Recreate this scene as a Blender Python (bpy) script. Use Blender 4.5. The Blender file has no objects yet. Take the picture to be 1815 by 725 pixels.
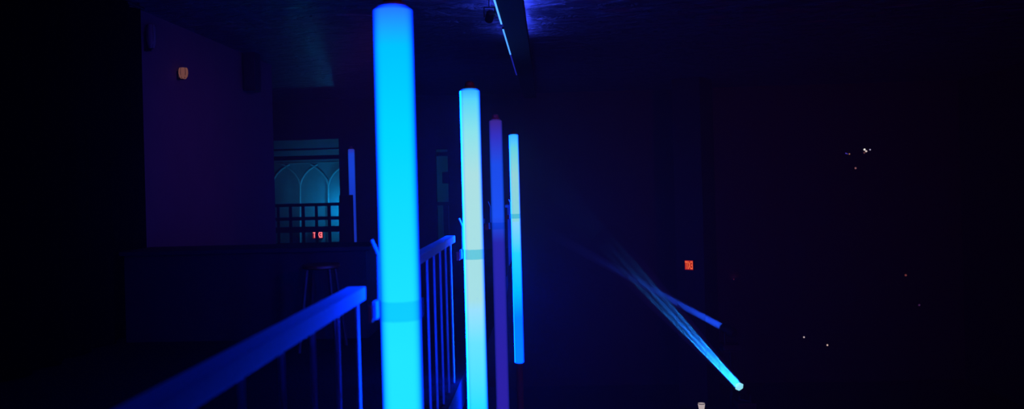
import bpy, bmesh, math, random
from mathutils import Vector, Matrix
random.seed(7)
S = bpy.context.scene
COL = S.collection

# ------------------------------------------------------------------ camera
W, H, F = 1815.0, 725.0, 1500.0
PY0 = 325.0                      # row of the lens axis
ROLL = math.radians(1.5)
YAW = math.atan(64.5 / 1500.0)
EYE = Vector((0.0, 0.0, 4.55))
DECK = 3.10
FW = Vector((-math.sin(YAW), math.cos(YAW), 0))
R0 = Vector((math.cos(YAW), math.sin(YAW), 0))
U0 = Vector((0, 0, 1))
RT = math.cos(ROLL) * R0 - math.sin(ROLL) * U0
UP = math.sin(ROLL) * R0 + math.cos(ROLL) * U0
cam_d = bpy.data.cameras.new('camera')
cam = bpy.data.objects.new('camera', cam_d); COL.objects.link(cam)
cam.matrix_world = Matrix((
    (RT.x, UP.x, -FW.x, EYE.x), (RT.y, UP.y, -FW.y, EYE.y), (RT.z, UP.z, -FW.z, EYE.z), (0, 0, 0, 1)))
cam_d.sensor_fit = 'HORIZONTAL'; cam_d.sensor_width = 36.0
cam_d.lens = F / W * 36.0
cam_d.shift_y = -(H / 2 - PY0) / W
cam_d.clip_start = 0.05; cam_d.clip_end = 100
cam_d.dof.use_dof = True
cam_d.dof.focus_distance = 11.0
cam_d.dof.aperture_fstop = 2.1
S.camera = cam

# ------------------------------------------------------------------ view, world
S.view_settings.view_transform = 'Standard'
S.view_settings.look = 'None'
S.view_settings.exposure = 0.0
S.view_settings.gamma = 1.0
S.view_settings.use_curve_mapping = False
S.cycles.use_denoising = True
S.cycles.volume_step_rate = 1.0
S.cycles.volume_max_steps = 16
S.cycles.volume_bounces = 0
S.cycles.max_bounces = 5
wd = bpy.data.worlds.new('night'); S.world = wd; wd.use_nodes = True
wd.node_tree.nodes['Background'].inputs[0].default_value = (0.002, 0.001, 0.004, 1)

TUBE_POWER = 1.0
HAZE = 0.035
HAZE_C = (0.4, 12.0, 4.6)        # where the haze hangs thickest


# stage haze hanging in the hall
def world_haze():
    nt = wd.node_tree; L = nt.links.new
    g = nt.nodes.new('ShaderNodeNewGeometry')
    d = nt.nodes.new('ShaderNodeVectorMath'); d.operation = 'DISTANCE'; d.inputs[1].default_value = HAZE_C
    L(g.outputs['Position'], d.inputs[0])
    mr = nt.nodes.new('ShaderNodeMapRange'); mr.interpolation_type = 'SMOOTHSTEP'
    mr.inputs[1].default_value = 9.0; mr.inputs[2].default_value = 0.0; mr.inputs[3].default_value = 0.0; mr.inputs[4].default_value = HAZE
    L(d.outputs['Value'], mr.inputs[0])
    v = nt.nodes.new('ShaderNodeVolumeScatter'); v.inputs['Color'].default_value = (0.9, 0.9, 0.9, 1)
    v.inputs['Anisotropy'].default_value = 0.2
    L(mr.outputs[0], v.inputs['Density']); L(v.outputs[0], nt.nodes['World Output'].inputs['Volume'])
    wd.cycles.volume_step_size = 2.0
world_haze()


def area(name, loc, target, size, col, power, spread=110):
    d = bpy.data.lights.new(name, 'AREA'); d.energy = power; d.color = col; d.size = size; d.spread = math.radians(spread)
    o = bpy.data.objects.new(name, d); COL.objects.link(o)
    o.location = loc
    o.rotation_euler = (Vector(target) - Vector(loc)).to_track_quat('-Z', 'Y').to_euler()
    return o


# added fills, no fixtures: violet on the gallery, magenta and red in the hall
area('violet_fill_light', (-1.8, 9.5, 6.35), (-4.4, 11.2, 3.9), 0.5, (0.55, 0.12, 1.0), 3.4)
area('magenta_fill_light', (4.0, -.8, 6.3), (3.0, 16.0, 4.0), 0.8, (1.0, 0.02, 0.35), 28)
area('red_fill_light', (6.5, 9.0, 6.3), (6.5, 18.9, 4.2), 0.6, (1.0, 0.22, 0.2), .06)


def ray(px, py):
    return (FW + RT * ((px - W / 2) / F) + UP * ((PY0 - py) / F))
def at(px, py, Z): return EYE + ray(px, py) * Z
def at_y(px, py, y): d = ray(px, py); return EYE + d * ((y - EYE.y) / d.y)
def at_x(px, py, x): d = ray(px, py); return EYE + d * ((x - EYE.x) / d.x)
def at_z(px, py, z): d = ray(px, py); return EYE + d * ((z - EYE.z) / d.z)

# ------------------------------------------------------------------ mesh helpers
def box(bm, lo, hi, bev=0.0):
    lo, hi = Vector(lo), Vector(hi)
    c = (lo + hi) / 2; s = hi - lo
    r = bmesh.ops.create_cube(bm, size=1.0, matrix=Matrix.Translation(c) @ Matrix.Diagonal((abs(s.x), abs(s.y), abs(s.z), 1)))
    if bev > 0:
        ed = list({e for v in r['verts'] for e in v.link_edges})
        bmesh.ops.bevel(bm, geom=ed, offset=bev, segments=2, affect='EDGES', profile=0.7)
def lathe(bm, prof, p, axis=(0, 0, 1), seg=24, cap=True):
    """revolve (radius, height) pairs about an axis through p"""
    q = Vector((0, 0, 1)).rotation_difference(Vector(axis).normalized())
    p = Vector(p); rings = []
    for r, h in prof:
        rings.append([bm.verts.new(p + q @ Vector((max(r, 1e-4) * math.cos(2 * math.pi * k / seg), max(r, 1e-4) * math.sin(2 * math.pi * k / seg), h))) for k in range(seg)])
    for a, b in zip(rings, rings[1:]):
        for k in range(seg):
            bm.faces.new((a[k], a[(k + 1) % seg], b[(k + 1) % seg], b[k]))
    if cap:
        bm.faces.new(list(reversed(rings[0]))); bm.faces.new(rings[-1])
def rod(bm, a, b, r, seg=12, r2=None):
    a, b = Vector(a), Vector(b)
    lathe(bm, [(r, 0), (r2 if r2 else r, (b - a).length)], a, b - a, seg)
def sweep(bm, pts, r, seg=8):
    for a, b in zip(pts, pts[1:]):
        rod(bm, a, b, r, seg)
    for p in pts[1:-1]:
        bmesh.ops.create_uvsphere(bm, u_segments=seg, v_segments=6, radius=r, matrix=Matrix.Translation(Vector(p)))
def B(): return bmesh.new()
def obj(name, bm, m, parent=None, smooth=False):
    if parent is not None:
        off = Vector(parent.location)
        if parent.parent: off += Vector(parent.parent.location)
        bmesh.ops.translate(bm, verts=bm.verts, vec=-off)
    bmesh.ops.recalc_face_normals(bm, faces=bm.faces)
    me = bpy.data.meshes.new(name); bm.to_mesh(me); bm.free()
    if m: me.materials.append(m)
    if smooth:
        for p in me.polygons: p.use_smooth = True
        me.set_sharp_from_angle(angle=math.radians(40))
    o = bpy.data.objects.new(name, me); COL.objects.link(o)
    if parent is not None: o.parent = parent
    return o
def tag(o, label, cat, group=None, kind=None):
    o['label'] = label; o['category'] = cat
    if group: o['group'] = group
    if kind: o['kind'] = kind
    return o
def thing(name, loc, label, cat, group=None):
    o = bpy.data.objects.new(name, None); COL.objects.link(o); o.location = loc
    o.empty_display_size = 0.1
    return tag(o, label, cat, group)
def struct(name, bm, m):
    o = obj(name, bm, m); o['kind'] = 'structure'; return o

# ------------------------------------------------------------------ materials
def mat(name, col, rough=0.6, metal=0.0, bump=0.0, scale=8.0, var=0.15, spec=0.5):
    m = bpy.data.materials.new(name); m.use_nodes = True
    nt = m.node_tree; b = nt.nodes['Principled BSDF']
    b.inputs['Roughness'].default_value = rough; b.inputs['Metallic'].default_value = metal
    b.inputs['Specular IOR Level'].default_value = spec
    tc = nt.nodes.new('ShaderNodeTexCoord'); no = nt.nodes.new('ShaderNodeTexNoise')
    no.inputs['Scale'].default_value = scale; no.inputs['Detail'].default_value = 4
    nt.links.new(tc.outputs['Object'], no.inputs['Vector'])
    mx = nt.nodes.new('ShaderNodeMix'); mx.data_type = 'RGBA'
    mx.inputs[6].default_value = (*[c * (1 - var) for c in col], 1)
    mx.inputs[7].default_value = (*[min(1, c * (1 + var)) for c in col], 1)
    nt.links.new(no.outputs['Fac'], mx.inputs[0]); nt.links.new(mx.outputs[2], b.inputs['Base Color'])
    if bump:
        bp = nt.nodes.new('ShaderNodeBump'); bp.inputs['Strength'].default_value = bump; bp.inputs['Distance'].default_value = 0.05
        nt.links.new(no.outputs['Fac'], bp.inputs['Height']); nt.links.new(bp.outputs['Normal'], b.inputs['Normal'])
    return m
def glow(name, col, strength, sample=True):
    m = bpy.data.materials.new(name); m.use_nodes = True
    nt = m.node_tree; nt.nodes.remove(nt.nodes['Principled BSDF'])
    e = nt.nodes.new('ShaderNodeEmission'); e.inputs[0].default_value = (*col, 1); e.inputs[1].default_value = strength
    nt.links.new(e.outputs[0], nt.nodes['Material Output'].inputs[0])
    if not sample: m.cycles.emission_sampling = 'NONE'
    return m
def tube_glow(name, stops, length, strength, rear=0.0, rim=0.0, side=0.0):
    """light pipe: colour runs along its length, output tapers at grazing angles"""
    m = bpy.data.materials.new(name); m.use_nodes = True
    nt = m.node_tree; L = nt.links.new; nt.nodes.remove(nt.nodes['Principled BSDF'])
    tc = nt.nodes.new('ShaderNodeTexCoord'); sp = nt.nodes.new('ShaderNodeSeparateXYZ')
    L(tc.outputs['Object'], sp.inputs[0])
    dv = nt.nodes.new('ShaderNodeMath'); dv.operation = 'DIVIDE'; dv.inputs[1].default_value = length
    L(sp.outputs['Z'], dv.inputs[0])
    cr = nt.nodes.new('ShaderNodeValToRGB'); L(dv.outputs[0], cr.inputs[0])
    el = cr.color_ramp.elements
    while len(el) < len(stops): el.new(0.5)
    for e, (p, c) in zip(el, stops):
        e.position = p; e.color = (*[x / 40.0 for x in c], 1)
    lw = nt.nodes.new('ShaderNodeLayerWeight'); lw.inputs[0].default_value = 0.5
    mr = nt.nodes.new('ShaderNodeMapRange'); mr.interpolation_type = 'SMOOTHSTEP'
    mr.inputs[1].default_value = 0.95; mr.inputs[2].default_value = 0.15
    mr.inputs[3].default_value = 0.05; mr.inputs[4].default_value = 1.0
    L(lw.outputs['Facing'], mr.inputs[0])
    # the wall of the pipe filters towards blue at its grazing rim
    sc_ = nt.nodes.new('ShaderNodeSeparateColor'); L(cr.outputs[0], sc_.inputs[0])
    cc = nt.nodes.new('ShaderNodeCombineColor')
    def mth(op, a, b):
        n = nt.nodes.new('ShaderNodeMath'); n.operation = op
        for i, x in enumerate((a, b)):
            if isinstance(x, (int, float)): n.inputs[i].default_value = x
            else: L(x, n.inputs[i])
        return n.outputs[0]
    f = mr.outputs[0]
    L(mth('MULTIPLY', mth('MULTIPLY', sc_.outputs[0], f), f), cc.inputs[0])
    L(mth('MULTIPLY', sc_.outputs[1], f), cc.inputs[1])
    L(mth('ADD', mth('MULTIPLY', sc_.outputs[2], f), mth('MULTIPLY', mth('SUBTRACT', 1.0, f), rim / 40.0)), cc.inputs[2])
    e = nt.nodes.new('ShaderNodeEmission'); L(cc.outputs[0], e.inputs[0]); e.inputs[1].default_value = 40.0 * strength
    # extra emission added on the unseen rear of the pipe to brighten the railing
    dt = nt.nodes.new('ShaderNodeVectorMath'); dt.operation = 'DOT_PRODUCT'; dt.inputs[1].default_value = (-.32, .947, 0)
    L(tc.outputs['Normal'], dt.inputs[0])
    m2 = nt.nodes.new('ShaderNodeMapRange'); m2.interpolation_type = 'SMOOTHSTEP'
    m2.inputs[1].default_value = 0.40; m2.inputs[2].default_value = 0.85; m2.inputs[3].default_value = 0.0; m2.inputs[4].default_value = rear
    L(dt.outputs['Value'], m2.inputs[0])
    e2 = nt.nodes.new('ShaderNodeEmission'); e2.inputs[0].default_value = (0.0, .035, 1.0, 1); L(m2.outputs[0], e2.inputs[1])
    # and an added blue lobe on the left limb to brighten the handrail
    d3 = nt.nodes.new('ShaderNodeVectorMath'); d3.operation = 'DOT_PRODUCT'; d3.inputs[1].default_value = (-.98, -.20, 0)
    L(tc.outputs['Normal'], d3.inputs[0])
    m3 = nt.nodes.new('ShaderNodeMapRange'); m3.interpolation_type = 'SMOOTHSTEP'
    m3.inputs[1].default_value = 0.86; m3.inputs[2].default_value = 0.98; m3.inputs[3].default_value = 0.0; m3.inputs[4].default_value = side
    L(d3.outputs['Value'], m3.inputs[0])
    e3 = nt.nodes.new('ShaderNodeEmission'); e3.inputs[0].default_value = (0.0, .018, 1.0, 1); L(m3.outputs[0], e3.inputs[1])
    as3 = nt.nodes.new('ShaderNodeAddShader'); L(e2.outputs[0], as3.inputs[0]); L(e3.outputs[0], as3.inputs[1]); e2 = as3
    ads = nt.nodes.new('ShaderNodeAddShader'); L(e.outputs[0], ads.inputs[0]); L(e2.outputs[0], ads.inputs[1])
    L(ads.outputs[0], nt.nodes['Material Output'].inputs[0])
    return m
def clear_band(name, tint):
    m = bpy.data.materials.new(name); m.use_nodes = True
    nt = m.node_tree; L = nt.links.new; b = nt.nodes['Principled BSDF']
    b.inputs['Base Color'].default_value = (0.25, 0.25, 0.32, 1); b.inputs['Roughness'].default_value = 0.35
    t = nt.nodes.new('ShaderNodeBsdfTransparent'); t.inputs[0].default_value = (*tint, 1)
    mx = nt.nodes.new('ShaderNodeMixShader'); mx.inputs[0].default_value = 0.95
    L(b.outputs[0], mx.inputs[1]); L(t.outputs[0], mx.inputs[2]); L(mx.outputs[0], nt.nodes['Material Output'].inputs[0])
    return m

M_wall = mat('violet_plaster', (0.085, 0.06, 0.075), 0.8, 0, 0.15, 3.0)
M_black = mat('black_paint', (0.012, 0.011, 0.014), 0.6, 0, 0.1, 6.0)
M_drape_black = mat('added_drape_black', (0.0015, 0.0013, 0.0015), 0.95, spec=0.02)
M_deck = mat('black_carpet', (0.008, 0.007, 0.010), 0.9, 0, 0.2, 40, spec=0.1)
M_floor = mat('dark_floor', (0.012, 0.011, 0.014), 0.5, 0, 0.1, 3)
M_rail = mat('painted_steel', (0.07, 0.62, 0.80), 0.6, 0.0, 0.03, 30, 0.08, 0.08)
M_dark = mat('dark_metal', (0.02, 0.019, 0.022), 0.4, 0.3)
M_brown = mat('brown_bracket', (0.20, 0.05, 0.022), 0.5)
M_wood = mat('brown_wood', (0.08, 0.026, 0.006), 0.5, 0, 0.1, 14, 0.3)
M_clear = clear_band('clear_plastic', (0.62, 0.93, 1.0))
M_teal = mat('teal_plaster', (0.16, 0.22, 0.24), 0.85, 0, 0.2, 5)
M_plaster = mat('pale_plaster', (0.30, 0.36, 0.36), 0.8)
M_pale = mat('pale_shade', (0.12, 0.13, 0.11), 0.6)


def ceiling_mat():
    m = bpy.data.materials.new('crumpled_ceiling'); m.use_nodes = True
    nt = m.node_tree; L = nt.links.new; b = nt.nodes['Principled BSDF']
    b.inputs['Base Color'].default_value = (0.10, 0.085, 0.11, 1); b.inputs['Roughness'].default_value = 0.28
    b.inputs['Specular IOR Level'].default_value = 0.8
    tc = nt.nodes.new('ShaderNodeTexCoord'); mp = nt.nodes.new('ShaderNodeMapping'); mp.inputs['Scale'].default_value = (.55, 1, 1)
    L(tc.outputs['Object'], mp.inputs[0])
    n1 = nt.nodes.new('ShaderNodeTexNoise'); n1.inputs['Scale'].default_value = 4.5; n1.inputs['Detail'].default_value = 8; n1.inputs['Roughness'].default_value = 0.6; n1.inputs['Distortion'].default_value = 1.2
    L(mp.outputs[0], n1.inputs['Vector'])
    bp = nt.nodes.new('ShaderNodeBump'); bp.inputs['Strength'].default_value = 1.0; bp.inputs['Distance'].default_value = 0.30
    L(n1.outputs['Fac'], bp.inputs['Height']); L(bp.outputs['Normal'], b.inputs['Normal'])
    return m
M_ceil = ceiling_mat()

# ------------------------------------------------------------------ room shell
CEIL = EYE.z + 2.0
LEFT, RIGHT, BACK, FRONT, FAR = -4.4, 9.0, 18.9, -1.6, 24.0
ALC = -8.2                                    # left end of the alcove behind the wall end
LEND = at_x(486, 300, LEFT).y                 # where the left wall stops
bm = B(); box(bm, (ALC, FRONT, -0.2), (RIGHT + .2, FAR, 0.0)); struct('floor', bm, M_floor)
bm = B(); box(bm, (ALC - .2, FRONT - .2, CEIL), (RIGHT + .2, FAR + .2, CEIL + .2)); struct('ceiling', bm, M_ceil)
bm = B(); box(bm, (LEFT - .25, FRONT, 0), (LEFT, LEND, CEIL)); struct('wall_left', bm, M_wall)
bm = B(); box(bm, (RIGHT, FRONT, 0), (RIGHT + .2, BACK, CEIL)); struct('wall_right', bm, M_black)
bm = B(); box(bm, (LEFT, FRONT - .2, 0), (RIGHT, FRONT, CEIL)); struct('wall_front', bm, M_black)
bm = B(); box(bm, (ALC - .2, LEND - .25, 0), (LEFT - .25, LEND, CEIL)); struct('wall_alcove_front', bm, M_black)
bm = B(); box(bm, (ALC - .2, LEND, 0), (ALC, FAR, CEIL)); struct('wall_alcove_left', bm, M_black)
# back wall with two openings to the stairwell
o1a, o1b = at_y(480, 432, BACK), at_y(600, 246, BACK)
o2a, o2b = at_y(775, 422, BACK), at_y(793, 264, BACK)
X1, X2 = o1a.x, o1b.x
X3, X4 = o2a.x, o2b.x
T1, T2 = o1b.z, o2b.z
bm = B()
y0, y1 = BACK, BACK + .2
box(bm, (ALC, y0, 0), (X1, y1, CEIL))
box(bm, (X1, y0, 0), (X2, y1, DECK)); box(bm, (X1, y0, T1), (X2, y1, CEIL))
box(bm, (X2, y0, 0), (X3, y1, CEIL))
box(bm, (X3, y0, 0), (X4, y1, DECK)); box(bm, (X3, y0, T2), (X4, y1, CEIL))
box(bm, (X4, y0, 0), (RIGHT, y1, CEIL))
struct('wall_back', bm, M_black)
bm = B(); box(bm, (ALC, FAR, 0), (1.2, FAR + .2, CEIL)); struct('wall_stairwell', bm, M_teal)
bm = B(); box(bm, (1.0, BACK + .2, 0), (1.2, FAR, CEIL)); struct('wall_stairwell_right', bm, M_black)
# gallery deck, fascia at the row of light tubes
bm = B(); box(bm, (LEFT, FRONT, DECK - .22), (-0.685, BACK, DECK)); box(bm, (ALC, LEND, DECK - .22), (LEFT, BACK, DECK))
struct('floor_gallery', bm, M_deck)
# hall column carrying the exit sign
SIGN_A = 35.0
SIGN_P = at(1221, 470, 16.7)
SIGN_N = Vector((-math.sin(math.radians(SIGN_A)), -math.cos(math.radians(SIGN_A)), 0))
q = Matrix.Rotation(-math.radians(SIGN_A), 4, 'Z')
COLC = SIGN_P - SIGN_N * .3502; COLC.z = 0
bm = B()
box(bm, (-.3, -.3, 0), (.3, .3, CEIL - .01)); bmesh.ops.transform(bm, matrix=Matrix.Translation(COLC) @ q, verts=bm.verts)
struct('trim_1', bm, M_black)

# ------------------------------------------------------------------ light tubes
TR = 0.075
K = TUBE_POWER
def light_tube(px, pyc, w, ytop, label, stops, lit=1.0, cap_col=None, zbot=None, rear=0.0, rim=0.0, side=0.0):
    Z = 1500 * 0.15 / w
    c = at(px, pyc, Z); top = at(px, ytop, Z).z
    bot = EYE.z - 2.81 if zbot is None else zbot
    base = bot if zbot is not None else 0.0
    t = thing('light_tube', (c.x, c.y, base), label, 'light tube', 'light tubes along the gallery railing')
    x, y = c.x, c.y
    Ln = top - bot
    bm = B(); lathe(bm, [(TR - .012, 0), (TR, .012), (TR, Ln - .014), (TR - .016, Ln)], (x, y, bot), seg=40)
    o = obj('diffuser', bm, tube_glow('tube_glow', stops, Ln, lit, rear, rim, side), t, True)
    # put the mesh origin at the tube foot so the colour runs 0..1 up the tube
    o.data.transform(Matrix.Translation((0, 0, -(bot - base)))); o.location.z = bot - base
    bm = B(); lathe(bm, [(.05, 0), (.05, .012), (.036, .022), (.034, .045), (.02, .058), (.001, .06)], (x, y, top), seg=24, cap=False)
    obj('end_cap', bm, cap_col or M_brown, t, True)
    if zbot is None:
        bm = B(); lathe(bm, [(.16, 0), (.16, .02), (.06, .035), (.052, .06), (.052, bot), ], (x, y, 0), seg=24)
        obj('pole', bm, M_brown, t, True)
        # clamp ring, its tab, the bracket to the railing and the bent rod above it
        zc = c.z
        bm = B(); lathe(bm, [(TR + .003, -.036), (TR + .013, -.036), (TR + .013, .036), (TR + .003, .036), (TR + .003, -.036)], (x, y, zc), seg=40, cap=False)
        cl = obj('clamp_ring', bm, M_clear, t, True)
        bm = B(); box(bm, (x - TR - .028, y - .03, zc - .034), (x - TR - .012, y + .03, zc + .034), .004)
        obj('clamp_tab', bm, M_rail, t)
        bm = B(); box(bm, (max(x - TR - .05 - .05, -.692), y - .03, zc - .045), (x - TR - .028, y + .02, zc + .02), .004)
        obj('bracket', bm, M_brown, t)
        bm = B(); xr = x - TR - .006
        sweep(bm, [(xr, y, zc + .036), (xr, y, zc + .21), (xr - .022, y - .005, zc + .265)], .0065, 8)
        obj('support_rod', bm, M_rail, t, True)
    return t, c

AQUA = (0.015, .76, 24)
t1, c1 = light_tube(710, 548, 70, 13, 'nearest and widest cyan light tube in the row, clamped to the railing',
    [(0, AQUA), (.30, AQUA), (.62, (0.015, .80, 24)), (.86, (0.0, .68, 22)), (.955, (0.0, .55, 18)), (1, (.02, .16, 7))], rear=25, rim=.4)
t2, c2 = light_tube(840, 450, 36, 158, 'second light tube from the front, pale icy white upper half',
    [(0, (0, .70, 20)), (.32, (0.01, .76, 20)), (.47, (.14, .78, 1.6)), (.56, (.38, .75, .80)), (.82, (.42, .76, .78)), (.91, (.26, .78, .85)), (.975, (.10, .68, .95)), (1, (.03, .42, 1.4))], rear=25, rim=2.0, side=115)
M_cap2 = mat('mauve_cap', (0.40, 0.18, 0.22), 0.5)
t3, c3 = light_tube(883, 400, 24.5, 212, 'dim violet light tube between the two pale bright ones',
    [(0, (.030, .014, .36)), (.35, (.024, .016, .40)), (.62, (.022, .02, .43)), (.70, (.012, .085, .95)), (.86, (.012, .075, .85)), (.95, (.035, .030, .55)), (1, (.05, .018, .25))], 1.0, M_cap2)
t4, c4 = light_tube(914, 383, 17, 238, 'farthest light tube in the row, its lower end in view above a pole',
    [(0, (0, .25, 8)), (.20, (0, .24, 8)), (.32, (0, .60, 20)), (.48, (.02, .78, 12)), (.62, (.28, .77, .85)), (.82, (.34, .77, .80)), (.94, (.15, .77, .9)), (1, (.04, .55, 1.5))], rear=20, rim=2.0, side=40)
t5, c5 = light_tube(625, 361, 12.3, 264, 'small dim blue light tube standing against the far gallery wall',
    [(0, (.01, .03, .45)), (.45, (.008, .035, .55)), (.8, (.008, .06, .75)), (.95, (.01, .06, .7)), (1, (.03, .03, .4))], 1.0, M_cap2, zbot=DECK)

# ------------------------------------------------------------------ gallery railing, one bay between each pair of tubes
RX, RZ = -.73, EYE.z - .372
tubes_y = [c1.y, c2.y, c3.y, c4.y]
bays = [(0.25, c1.y - .03, 'railing bay in the foreground running up to the nearest light tube'),
        (c1.y + .68, c2.y - .02, 'railing bay between the nearest tube and the pale icy tube'),
        (c2.y + 1.35, c3.y - .02, 'railing bay between the pale icy tube and the dim violet tube'),
        (c3.y + 1.7, c4.y - .02, 'railing bay between the dim violet tube and the farthest tube'),
        (c4.y + 1.5, BACK - .02, 'last railing bay from the farthest tube to the back wall')]
for ya, yb, lab in bays:
    t = thing('railing', (RX, ya, DECK), lab, 'railing', 'railing bays along the gallery edge')
    bm = B(); box(bm, (RX - .035, ya, RZ - .05), (RX + .035, yb - .012, RZ), .006); obj('handrail', bm, M_rail, t)
    bm = B(); box(bm, (RX - .033, yb - .012, RZ - .048), (RX + .033, yb, RZ - .002), .004); obj('end_cap', bm, M_dark, t)
    y = yb - .02 + .02
    y = (c1.y + .03) - .29 * 0 if ya < 1 else yb + .02
    y = yb - .03 if ya >= 1 else yb - .012
    step = .30
    while y > ya + .02:
        bm = B(); rod(bm, (RX, y, DECK + .0), (RX, y, RZ - .05), .0078, 10); obj('baluster', bm, M_rail, t, True)
        y -= step

# ------------------------------------------------------------------ beam under the ceiling with LED bars
bx0, bx1, bz0, bz1 = -.455, -.20, EYE.z + 1.75, EYE.z + 1.87
t = thing('ceiling_beam', ((bx0 + bx1) / 2, 5.0, CEIL), 'black steel beam hung under the crumpled ceiling', 'beam')
bm = B(); box(bm, (bx0, 5.0, bz0), (bx1, 17.5, bz1), .008); obj('beam_body', bm, M_black, t)
for y in (6, 9, 12, 15, 17):
    bm = B(); rod(bm, ((bx0 + bx1) / 2, y, bz1 - .005), ((bx0 + bx1) / 2, y, CEIL), .009); obj('hanger', bm, M_dark, t)
def led(y0, y1, col, st, lab):
    t = thing('led_bar', (bx0, y0, bz0), lab, 'LED bar', 'LED bars on the ceiling beam')
    bm = B(); box(bm, (bx0 - .024, y0, bz0 - .002), (bx0 - .0005, y1, bz0 + .02)); obj('housing', bm, M_dark, t)
    bm = B(); box(bm, (bx0 - .021, y0 + .01, bz0 - .008), (bx0 - .004, y1 - .01, bz0 - .0015)); obj('diffuser', bm, glow('led_blue', col, st), t)
ya = at_z(894, 42, bz0).y; yb_ = at_z(897, 51, bz0).y; yc = at_z(912, 96, bz0).y; yd = at_z(926, 132, bz0).y
led(6.2, ya, (.06, .26, 1.0), 2.2, 'nearest bright blue LED bar on the ceiling beam')
led(yb_, yc, (.05, .24, 1.0), 2.0, 'middle bright blue LED bar on the ceiling beam')
led(yc + .03, yd, (.03, .04, 1.0), .35, 'far dim violet blue LED bar on the ceiling beam')
# LED tapes on the beam's top that wash the ceiling
for (y0_, y1_, st, lab) in ((8.2, 9.6, 40.0, 'LED tape on top of the beam lighting the ceiling nearest'), (10.2, 11.4, 14, 'LED tape on top of the beam lighting the ceiling farther back')):
    bm = B()
    box(bm, (bx0 + .02, y0_, bz1), (bx0 + .04, y1_, bz1 + .012)); box(bm, (bx1 - .04, y0_, bz1), (bx1 - .02, y1_, bz1 + .012))
    tag(obj('led_tape', bm, glow('led_tape_blue', (.03, .06, 1.0), st * 3)), lab, 'LED tape')
# par can hung beside the beam
p = at(868, 30, 8.7)
t = thing('spotlight', (p.x, p.y, CEIL), 'small black spotlight hung left of the ceiling beam', 'spotlight')
bm = B(); lathe(bm, [(.03, -.06), (.042, -.05), (.045, .05), (.035, .07), (.01, .08)], (p.x, p.y, p.z), (0.25, -.75, .5), 20); obj('body', bm, M_black, t, True)
bm = B(); sweep(bm, [(p.x - .055, p.y, p.z), (p.x - .055, p.y, p.z + .10), (p.x + .055, p.y, p.z + .10), (p.x + .055, p.y, p.z)], .008); obj('yoke', bm, M_dark, t, True)
bm = B(); rod(bm, (p.x, p.y, p.z + .10), (p.x, p.y, CEIL), .01); obj('hanger', bm, M_dark, t)

# ------------------------------------------------------------------ moving lights with beams
def beam_light(parent, loc, direction, size, spread, power, col):
    d = bpy.data.lights.new('beam_light', 'AREA'); d.shape = 'SQUARE'; d.size = size; d.energy = power; d.color = col
    d.spread = math.radians(spread)
    o = bpy.data.objects.new('beam_light', d); COL.objects.link(o)
    o.rotation_euler = Vector(direction).to_track_quat('-Z', 'Y').to_euler()
    o.location = Vector(loc) - parent.location; o.parent = parent
    return o
def moving_head(lens, aim, label, stand_label, r=.062, lens_mat=None):
    d = (Vector(aim) - lens).normalized()
    t = thing('moving_head', (lens.x, lens.y, lens.z - .30), label, 'stage light', 'moving stage lights in the hall')
    back = lens - d * .26; mid = lens - d * .15
    bm = B(); lathe(bm, [(.05, 0), (.075, .03), (.08, .16), (.072, .25), (.066, .262)], back, d, 24); obj('head', bm, M_black, t, True)
    bm = B(); lathe(bm, [(r, -.005), (r * 1.05, .008), (r * .95, .025), (r * .6, .038), (.004, .043)], lens + d * .002, d, 6, cap=False)
    obj('lens', bm, lens_mat, t)
    side = d.cross(Vector((0, 0, 1))).normalized()
    bm = B(); a, b = mid - side * .095, mid + side * .095
    sweep(bm, [a, Vector((a.x, a.y, lens.z - .215)), Vector((b.x, b.y, lens.z - .215)), b], .016)
    obj('yoke', bm, M_black, t, True)
    bm = B(); box(bm, (mid.x - .13, mid.y - .13, lens.z - .30), (mid.x + .13, mid.y + .13, lens.z - .22), .01); obj('base', bm, M_black, t)
    # stand
    s = thing('light_stand', (mid.x, mid.y, 0), stand_label, 'stand', 'light stands in the hall')
    zt = lens.z - .301
    bm = B(); rod(bm, (mid.x, mid.y, .25), (mid.x, mid.y, zt - .02), .024); obj('pole', bm, M_black, s, True)
    bm = B(); box(bm, (mid.x - .15, mid.y - .15, zt - .02), (mid.x + .15, mid.y + .15, zt)); obj('top_plate', bm, M_black, s)
    for k in range(3):
        a = k * 2 * math.pi / 3 + .4
        bm = B(); rod(bm, (mid.x, mid.y, .55), (mid.x + .5 * math.cos(a), mid.y + .5 * math.sin(a), .012), .012); obj('leg', bm, M_black, s, True)
    return t, d
LAMP1 = at(1311, 686, 12.0)
LAMP2 = at(1282, 581, 13.0)
aim1 = at(1140, 500, 10.9)
M_lens1 = glow('lens_ice', (.30, .85, 1.0), 1.0)
def beam_mat(name, dens, length):
    m = bpy.data.materials.new(name); m.use_nodes = True
    nt = m.node_tree; L = nt.links.new; nt.nodes.remove(nt.nodes['Principled BSDF'])
    g = nt.nodes.new('ShaderNodeTexCoord'); sp = nt.nodes.new('ShaderNodeVectorMath'); sp.operation = 'LENGTH'
    L(g.outputs['Object'], sp.inputs[0])
    mr = nt.nodes.new('ShaderNodeMapRange'); mr.interpolation_type = 'SMOOTHSTEP'
    mr.inputs[1].default_value = length; mr.inputs[2].default_value = length * .1; mr.inputs[3].default_value = 0.0; mr.inputs[4].default_value = dens
    L(sp.outputs['Value'], mr.inputs[0])
    v = nt.nodes.new('ShaderNodeVolumeScatter'); v.inputs['Color'].default_value = (.9, .9, .9, 1); v.inputs['Anisotropy'].default_value = 0.0
    L(mr.outputs[0], v.inputs['Density']); L(v.outputs[0], nt.nodes['Material Output'].inputs['Volume'])
    m.cycles.volume_step_rate = 1.0
    return m
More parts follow.
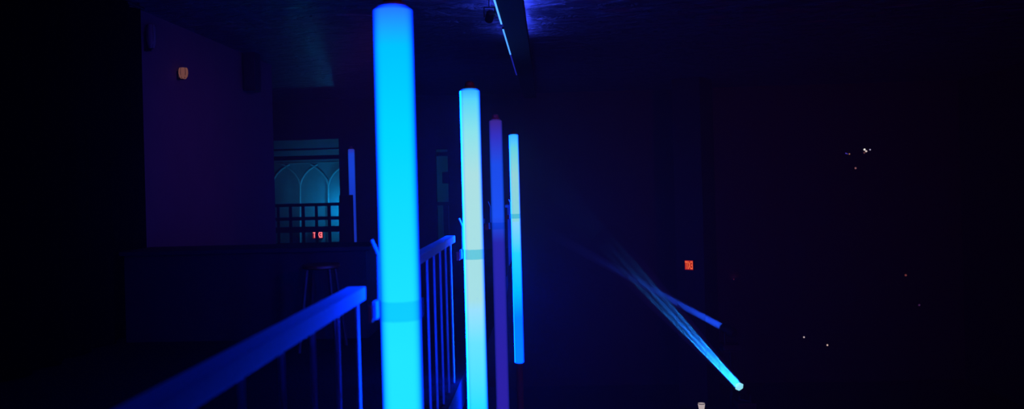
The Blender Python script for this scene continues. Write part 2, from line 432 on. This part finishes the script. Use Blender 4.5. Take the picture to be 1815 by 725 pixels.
def beam(parent, start, d, length, r0, r1, dens):
    # extra haze shaped to the beam cone, thinned along it to fade the beam
    bm = B(); lathe(bm, [(r0, .01), (r1, length)], (0, 0, 0), d, 24)
    me = bpy.data.meshes.new('light_beam'); bmesh.ops.recalc_face_normals(bm, faces=bm.faces); bm.to_mesh(me); bm.free()
    me.materials.append(beam_mat('beam_haze', dens, length))
    o = bpy.data.objects.new('light_beam', me); COL.objects.link(o); o.location = start - parent.location; o.parent = parent
    o['label'] = 'hazy blue light beam'
P1, P2 = 2.6, .8
h1, d1 = moving_head(LAMP1, aim1, 'bright stage light shining the thick blue beam, low on the right', 'black tripod stand under the bright beam light', lens_mat=M_lens1)
side = d1.cross(FW).normalized()
beam_light(h1, LAMP1 + d1 * .052, d1, .085, 3.6, P1, (.005, .16, 1.0))
for off, fan in ((-.030, -.018), (.004, .002), (.034, .020)):
    beam_light(h1, LAMP1 + d1 * .053 + side * off, d1 + side * fan, .014, 1.6, P1 * .5, (.01, .24, 1.0))
beam(h1, LAMP1 + d1 * .048, d1, 3.3, .062, .24, 2.0)
aim2 = at(940, 395, 18.6)
M_lens2 = mat('dark_lens', (.02, .02, .03), .2)
h2, d2 = moving_head(LAMP2, aim2, 'dim stage light shining the thin second beam, above and behind the bright one', 'black tripod stand under the dim thin beam light', lens_mat=M_lens2)
beam_light(h2, LAMP2 + d2 * .052, d2, .085, 1.2, P2, (.01, .08, 1.0))
beam(h2, LAMP2 + d2 * .048, d2, 6.2, .06, .12, 1.2)

# ------------------------------------------------------------------ exit signs
def letters(text, height, width, m, parent, mw, bold=.015):
    cu = bpy.data.curves.new('letters', 'FONT'); cu.body = text; cu.size = 1; cu.align_x = 'CENTER'; cu.align_y = 'CENTER'; cu.extrude = .02; cu.offset = bold
    tmp = bpy.data.objects.new('letters_tmp', cu); COL.objects.link(tmp)
    dg = bpy.context.evaluated_depsgraph_get()
    me = bpy.data.meshes.new_from_object(tmp.evaluated_get(dg)); bpy.data.objects.remove(tmp)
    xs = [v.co.x for v in me.vertices]; ys = [v.co.y for v in me.vertices]
    cxx, cyy = (max(xs) + min(xs)) / 2, (max(ys) + min(ys)) / 2
    sx, sy = width / (max(xs) - min(xs)), height / (max(ys) - min(ys))
    # the photograph reads the word reversed
    for v in me.vertices: v.co = Vector((-(v.co.x - cxx) * sx, (v.co.y - cyy) * sy, v.co.z * .1))
    me.transform(mw); me.flip_normals(); me.materials.clear(); me.materials.append(m)
    o = bpy.data.objects.new('letters', me); COL.objects.link(o); o.parent = parent
    return o
def exit_sign(mw, w, h, label, face, let, bold=.015):
    """mw maps sign space (x right, y up, z out of the face) to the world"""
    loc = mw.translation
    t = thing('exit_sign', loc, label, 'exit sign', 'red exit signs')
    loc_m = mw.copy(); loc_m.translation = (0, 0, 0)
    def part(name, lo, hi, m, bev=0):
        bm = B(); box(bm, lo, hi, bev); bmesh.ops.transform(bm, matrix=mw, verts=bm.verts); return obj(name, bm, m, t)
    part('housing', (-w / 2 - .012, -h / 2 - .012, -.05), (w / 2 + .012, h / 2 + .012, -.004), M_dark, .006)
    part('face_panel', (-w / 2, -h / 2, -.004), (w / 2, h / 2, 0), face)
    letters('EXIT', h * .82, w * .92, let, t, loc_m @ Matrix.Translation((0, 0, .0035)), bold)
    return t
n, ps = SIGN_N, SIGN_P
xr = Vector((0, 0, 1)).cross(n)
mw = Matrix(((xr.x, 0, n.x, ps.x), (xr.y, 0, n.y, ps.y), (xr.z, 1, n.z, ps.z), (0, 0, 0, 1)))
exit_sign(mw, .175, .185, 'red lit exit sign on a dark column, right of the blue beams',
          glow('exit_red', (.55, .012, .006), .8), glow('exit_orange', (1.0, .16, .045), 1.1))
ps = at_y(563, 416, FAR - .06)
mw = Matrix(((1, 0, 0, ps.x), (0, 0, -1, ps.y), (0, 1, 0, ps.z), (0, 0, 0, 1)))
exit_sign(mw, .29, .21, 'red lit exit sign seen through the guard rail, split by a dark upright',
          glow('exit_dark_red', (.30, .02, .03), .5), glow('exit_pink', (1.0, .16, .18), 1.7), .035)

# ------------------------------------------------------------------ stairwell: tracery wall, beams, lamp
t = thing('arch_tracery', at_y(545, 440, FAR), 'pale pointed arch tracery on the teal stairwell wall', 'wall moulding')
def arc(pxs): return [at_y(x, y, FAR - .03) for x, y in pxs]
bm = B(); box(bm, at_y(490, 291, FAR - .03), at_y(615, 286.5, FAR - .001)); obj('ledge', bm, M_plaster, t)
for s in (482, 532, 582):
    bm = B(); sweep(bm, arc([(s, 434), (s, 327)]), .026); obj('stem', bm, M_plaster, t, True)
for s in (482, 532, 582):
    bm = B(); sweep(bm, arc([(s, 328), (s + 3, 318), (s + 9, 308), (s + 16, 301), (s + 25, 295), (s + 31, 291)]), .028); obj('arch_rib', bm, M_plaster, t, True)
    if s > 490: bm = B(); sweep(bm, arc([(s, 328), (s - 3, 318), (s - 9, 309), (s - 16, 302), (s - 25, 295), (s - 31, 291)]), .028); obj('arch_rib', bm, M_plaster, t, True)
for (ya_, yb2, lab, xa, xb) in ((261, 268, 'upper dark beam crossing the stairwell', 470, 612), (274, 285, 'lower dark beam crossing the stairwell', 470, 612)):
    a, b = at_y(xa, yb2, 20.4), at_y(xb, ya_, 20.4)
    bm = B(); box(bm, (ALC, 20.4, a.z), (.99, 20.6, b.z)); tag(obj('stairwell_beam', bm, M_black), lab, 'beam')
pl = at_y(612, 372, FAR - .35)
t = thing('wall_lamp', (pl.x, FAR, pl.z), 'teal wall lamp hidden behind the right edge of the stairwell opening', 'lamp')
bm = B(); box(bm, (pl.x - .05, FAR - .30, pl.z - .02), (pl.x + .05, FAR, pl.z + .02)); obj('arm', bm, M_dark, t)
bm = B(); bmesh.ops.create_uvsphere(bm, u_segments=16, v_segments=10, radius=.07, matrix=Matrix.Translation((pl.x, FAR - .37, pl.z))); obj('bulb', bm, glow('teal_bulb', (.0, .27, .68), 330), t, True)
area('stairwell_passage_fill', (-1.2, 22.0, 5.2), (-3.2, 24, 4.3), .4, (.02, .38, .42), 5.0)  # fill added to lift the wall behind the narrow opening, no lamp there
area('stairwell_fill', (-6.6, 22.3, 4.0), (-6.2, 24, 4.6), .5, (.02, .36, .8), 7)  # added ambient teal fill for the stairwell wall, without a fixture

# guard rails across the openings
def guard(px0, px1, bars, rows, label):
    yg = BACK - .12
    t = thing('guard_rail', (at_y((px0 + px1) / 2, 440, yg).x, yg, DECK), label, 'railing')
    xa, xb = at_y(px0, 400, yg).x, at_y(px1, 400, yg).x
    for nm, r0, r1 in rows:
        za, zb = at_y((px0 + px1) / 2, r1, yg).z, at_y((px0 + px1) / 2, r0, yg).z
        bm = B(); box(bm, (xa, yg - .02, za), (xb, yg + .02, zb), .003); obj(nm, bm, M_black, t)
    zt = at_y((px0 + px1) / 2, 363, yg).z
    for b, wd_ in bars:
        x = at_y(b, 400, yg).x; hw = wd_ / 1500 * yg / 2
        bm = B(); box(bm, (x - hw, yg - .012, DECK), (x + hw, yg + .012, zt)); obj('upright', bm, M_black, t)
guard(476, 606, [(494, 5), (515.5, 5.5), (538, 5.5), (561.3, 5), (584, 5.5), (603, 4)],
      [('top_rail', 360.5, 366), ('cross_rail', 384.5, 390.5), ('cross_rail', 402, 412), ('bottom_rail', 430, 441)],
      'black grid guard rail across the wide stairwell opening')
guard(770, 797, [(772, 3), (791, 9)], [('top_rail', 358, 364), ('bottom_rail', 428, 436)], 'black guard rail across the narrow stairwell opening')
# black loudspeaker in front of the small far tube
pa, pb = at_y(604, 346, 17.6), at_y(625.5, 440, 17.6)
t = thing('loudspeaker', ((pa.x + pb.x) / 2, 17.6, DECK), 'black loudspeaker cabinet hiding the lower part of the small far tube', 'loudspeaker')
bm = B(); box(bm, (pa.x, 17.45, DECK), (pb.x, 17.75, pa.z), .01); obj('cabinet', bm, M_black, t)
for zz, r in ((.35, .09), (.75, .09)):
    bm = B(); lathe(bm, [(r, 0), (r, .006), (r * .9, .008), (r * .3, .003)], ((pa.x + pb.x) / 2, 17.452, DECK + zz), (0, -1, 0), 24); obj('driver', bm, M_dark, t, True)
# small black speaker breaking the right edge of the narrow opening
p = at_y(790, 315, BACK - .12)
t = thing('wall_speaker', (p.x, BACK, p.z), 'small black wall speaker at the right edge of the narrow opening', 'loudspeaker')
bm = B(); box(bm, (p.x - .07, BACK - .2, p.z - .13), (p.x + .09, BACK - .04, p.z + .13), .012); obj('cabinet', bm, M_black, t)
bm = B(); box(bm, (p.x + .045, BACK - .05, p.z - .03), (p.x + .085, BACK, p.z + .03)); obj('bracket', bm, M_dark, t)

# ------------------------------------------------------------------ left wall: lamp, unlit lamp, column speaker, drape
def sconce(px, py, label, shade, h=.13, r=.055):
    p = at_x(px, py, LEFT + .07)
    t = thing('wall_sconce', (LEFT, p.y, p.z), label, 'wall lamp', 'wall lamps on the left wall')
    bm = B(); box(bm, (LEFT, p.y - .03, p.z - h * .62), (LEFT + .02, p.y + .03, p.z + h * .2), .004); obj('back_plate', bm, M_dark, t)
    bm = B(); lathe(bm, [(r * .55, -h / 2), (r * .85, -h * .3), (r, 0), (r * .95, h * .35), (r * .8, h / 2)], (LEFT + .07, p.y, p.z), seg=20); sh = obj('lamp_shade', bm, shade, t, True)
    bm = B()
    for k in range(6):
        a = k * math.pi / 3 + .3
        pts = [(LEFT + .07 + rr * math.cos(a), p.y + rr * math.sin(a), p.z + hh) for rr, hh in ((r * .6, -h / 2), (r * 1.03, 0), (r * .85, h / 2))]
        sweep(bm, pts, .003, 6)
    obj('cage', bm, M_dark, t)
    bm = B(); box(bm, (LEFT + .015, p.y - .012, p.z - h * .6), (LEFT + .07, p.y + .012, p.z - h * .48)); obj('arm', bm, M_dark, t)
sconce(325, 130, 'small glowing amber pink caged wall lamp on the left wall', glow('sconce_pink', (.24, .085, .075), .6))
sconce(268, 65, 'unlit pale oval wall lamp by the black drape', M_pale, .26, .055)
p = at_x(445, 105, LEFT + .1)
t = thing('column_speaker', (LEFT, p.y, p.z), 'tall black column speaker high on the left wall', 'loudspeaker')
za, zb = at_x(445, 162, LEFT + .1).z, at_x(445, 58, LEFT + .1).z
bm = B(); box(bm, (LEFT + .03, p.y - .13, za), (LEFT + .20, p.y + .12, zb), .015); obj('cabinet', bm, M_black, t)
bm = B(); box(bm, (LEFT, p.y - .1, (za + zb) / 2 - .06), (LEFT + .04, p.y + .1, (za + zb) / 2 + .06)); obj('bracket', bm, M_dark, t)
# drape: deep folds, added so the near part of the left wall stays dark
bm = B(); rows = []
y0_, y1_ = 2.5, at_x(262, 300, LEFT + .2).y
nseg = 160
for z in (DECK + .01, DECK + .02, 4.4, CEIL - .06):
    rows.append([bm.verts.new((LEFT + .15 + .05 * math.sin(k * .55) + .015 * math.sin(k * 1.3 + 1), y0_ + (y1_ - y0_) * k / nseg, z)) for k in range(nseg + 1)])
for a, b in zip(rows, rows[1:]):
    for k in range(nseg): bm.faces.new((a[k], a[k + 1], b[k + 1], b[k]))
g = bmesh.ops.extrude_face_region(bm, geom=list(bm.faces))
bmesh.ops.translate(bm, verts=[v for v in g['geom'] if isinstance(v, bmesh.types.BMVert)], vec=(-.012, 0, 0))
t = thing('drape', (LEFT + .15, (y0_ + y1_) / 2, DECK), 'added black drape that keeps the near end of the left wall dark', 'curtain')
obj('cloth', bm, M_drape_black, t, True)
bm = B(); rod(bm, (LEFT + .15, y0_ - .1, CEIL - .05), (LEFT + .15, y1_ + .1, CEIL - .05), .018); obj('curtain_rod', bm, M_dark, t)
for yy in (y0_, y1_):
    bm = B(); rod(bm, (LEFT + .15, yy, CEIL - .06), (LEFT + .15, yy, CEIL), .01); obj('rod_bracket', bm, M_dark, t)

# low black counter across the gallery and a stool in front of it
cy = 8.0
ca, cb = at_y(290, 445, cy), at_y(655, 443, cy)
t = thing('counter', ((LEFT + cb.x) / 2, cy + .3, DECK), 'long low black counter across the gallery behind the foreground railing', 'counter')
bm = B(); box(bm, (LEFT + .26, cy + .06, DECK), (cb.x - .05, cy + .6, ca.z - .04)); obj('front_panel', bm, M_black, t)
bm = B(); box(bm, (LEFT + .24, cy, ca.z - .04), (cb.x, cy + .66, ca.z), .008); obj('worktop', bm, M_black, t)
p = at_y(569, 468, 7.55)
t = thing('bar_stool', (p.x, 7.55, DECK), 'dark brown wooden stool in front of the low black counter', 'stool')
bm = B(); lathe(bm, [(.15, -.04), (.17, -.03), (.17, -.008), (.16, 0), (.02, -.006)], (p.x, 7.55, p.z), seg=28); obj('seat', bm, M_wood, t, True)
for sx in (-1, 1):
    for sy in (-1, 1):
        bm = B(); rod(bm, (p.x + .17 * sx, 7.55 + .17 * sy, DECK), (p.x + .10 * sx, 7.55 + .10 * sy, p.z - .04), .018); obj('leg', bm, M_black, t, True)
bm = B(); zz = DECK + .25; e = .148
for a, b in (((-e, -e), (e, -e)), ((e, -e), (e, e)), ((e, e), (-e, e)), ((-e, e), (-e, -e))):
    rod(bm, (p.x + a[0], 7.55 + a[1], zz), (p.x + b[0], 7.55 + b[1], zz), .01)
obj('foot_rail', bm, M_black, t, True)

# ------------------------------------------------------------------ small lamps far off on the right
def pilot(px, py, r, col, st, label, lamps=None, blue=None):
    p = at_y(px, py, BACK - .06)
    if p.x > RIGHT - .05:
        p = at_x(px, py, RIGHT - .06); n = Vector((-1, 0, 0)); base = Vector((RIGHT, p.y, p.z))
    else:
        n = Vector((0, -1, 0)); base = Vector((p.x, BACK, p.z))
    u = Vector((0, 0, 1)).cross(n)
    t = thing('pilot_lamp', base, label, 'lamp', 'tiny lamps on the dark walls')
    hw = max(.05, r * 2.2)
    bm = B(); a = base - u * hw - Vector((0, 0, hw)); b = base + u * hw + Vector((0, 0, hw)) + n * .04
    box(bm, a, b, .006); obj('housing', bm, M_black, t)
    for dx, dz, rr, c, s in (lamps or ((0, 0, r, col, st),)):
        bm = B(); q_ = base + n * .04 + u * (-dx if n.x else -dx) + Vector((0, 0, dz))
        lathe(bm, [(rr, 0), (rr * .95, .008), (rr * .6, .018), (.002, .022)], q_, n, 14, cap=False)
        obj('lens', bm, glow('pilot_glow', c, s, False), t, True)
U = BACK / 1500.0
pilot(1535, 267, .04, None, 0, 'twin headed white emergency lamp, brightest of the tiny lamps on the right',
      lamps=((2 * U, 2 * U, .022, (1, .92, .88), 1.0), (-.8 * U, -1 * U, .022, (.95, .75, .68), .8), (-7.5 * U, 1.5 * U, .016, (.45, .40, .60), .9), (2.5 * U, -3.6 * U, .02, (.35, .12, .14), .3)))
pilot(1503, 272, .02, None, 0, 'tiny orange lamp with a blue streak beside it, left of the white emergency lamp',
      lamps=((-3 * U, -1 * U, .016, (.5, .22, .14), .6), (.8 * U, -.6 * U, .014, (.05, .03, .35), .8), (3 * U, .4 * U, .015, (.06, .04, .45), .8)))
pilot(1517, 298, .022, (.36, .14, .16), .6, 'tiny pink lamp just below the white emergency lamp')
pilot(1606, 488, .024, (.28, .06, .06), .5, 'dim brownish red lamp, highest of the lower far right lamps')
pilot(1630, 541, .022, (.07, .02, .09), .6, 'very dim violet lamp at the far lower right')
pilot(1425.5, 598, .017, (.9, .70, .75), .8, 'tiny white lamp low on the right, left one of a pair')
pilot(1467, 612, .019, (.9, .62, .55), .8, 'tiny warm white lamp low on the right, right one of a pair')
# uplight added to make the dull red glow on the back wall
p = at_y(1302, 478, BACK)
t = thing('added_uplight', (p.x, BACK, p.z), 'added hooded lamp throwing a dull red patch on the dark wall, right of the exit sign', 'lamp')
bm = B(); box(bm, (p.x - .05, BACK - .16, p.z - .24), (p.x + .05, BACK, p.z - .21)); box(bm, (p.x - .05, BACK - .16, p.z - .21), (p.x + .05, BACK - .145, p.z - .16)); obj('hood', bm, M_black, t)
bm = B(); box(bm, (p.x - .035, BACK - .12, p.z - .21), (p.x + .035, BACK - .05, p.z - .205)); obj('lens', bm, glow('red_lens', (1, .08, .05), 1.3), t)
# white cup on a tall table, its lit look put in as emission
p = at(1243.5, 724, 12.0)
bz = p.z - .055
t = thing('glow_cup', (p.x, p.y, bz), 'small white cup with its lit look put in as glow, on a tall table at the bottom edge', 'cup')
bm = B(); lathe(bm, [(.030, 0), (.034, .01), (.045, .085), (.052, .125), (.049, .125), (.043, .09), (.03, .02)], (p.x, p.y, bz), seg=28, cap=True); obj('cup_body', bm, glow('cup_lit_white', (.62, .50, .50), .8), t, True)
bm = B(); lathe(bm, [(.053, .122), (.056, .126), (.053, .132), (.049, .128), (.053, .122)], (p.x, p.y, bz), seg=28, cap=False); obj('rim', bm, M_pale, t, True)
t = thing('tall_table', (p.x, p.y, 0), 'tall round black table under the glowing cup', 'table')
bm = B(); lathe(bm, [(.30, -.03), (.31, -.02), (.31, -.004), (.30, 0)], (p.x, p.y, bz - .001), seg=40); obj('tabletop', bm, M_black, t, True)
bm = B(); lathe(bm, [(.22, 0), (.22, .015), (.04, .04), (.03, .08), (.03, bz - .031)], (p.x, p.y, 0), seg=28); obj('pedestal', bm, M_black, t, True)
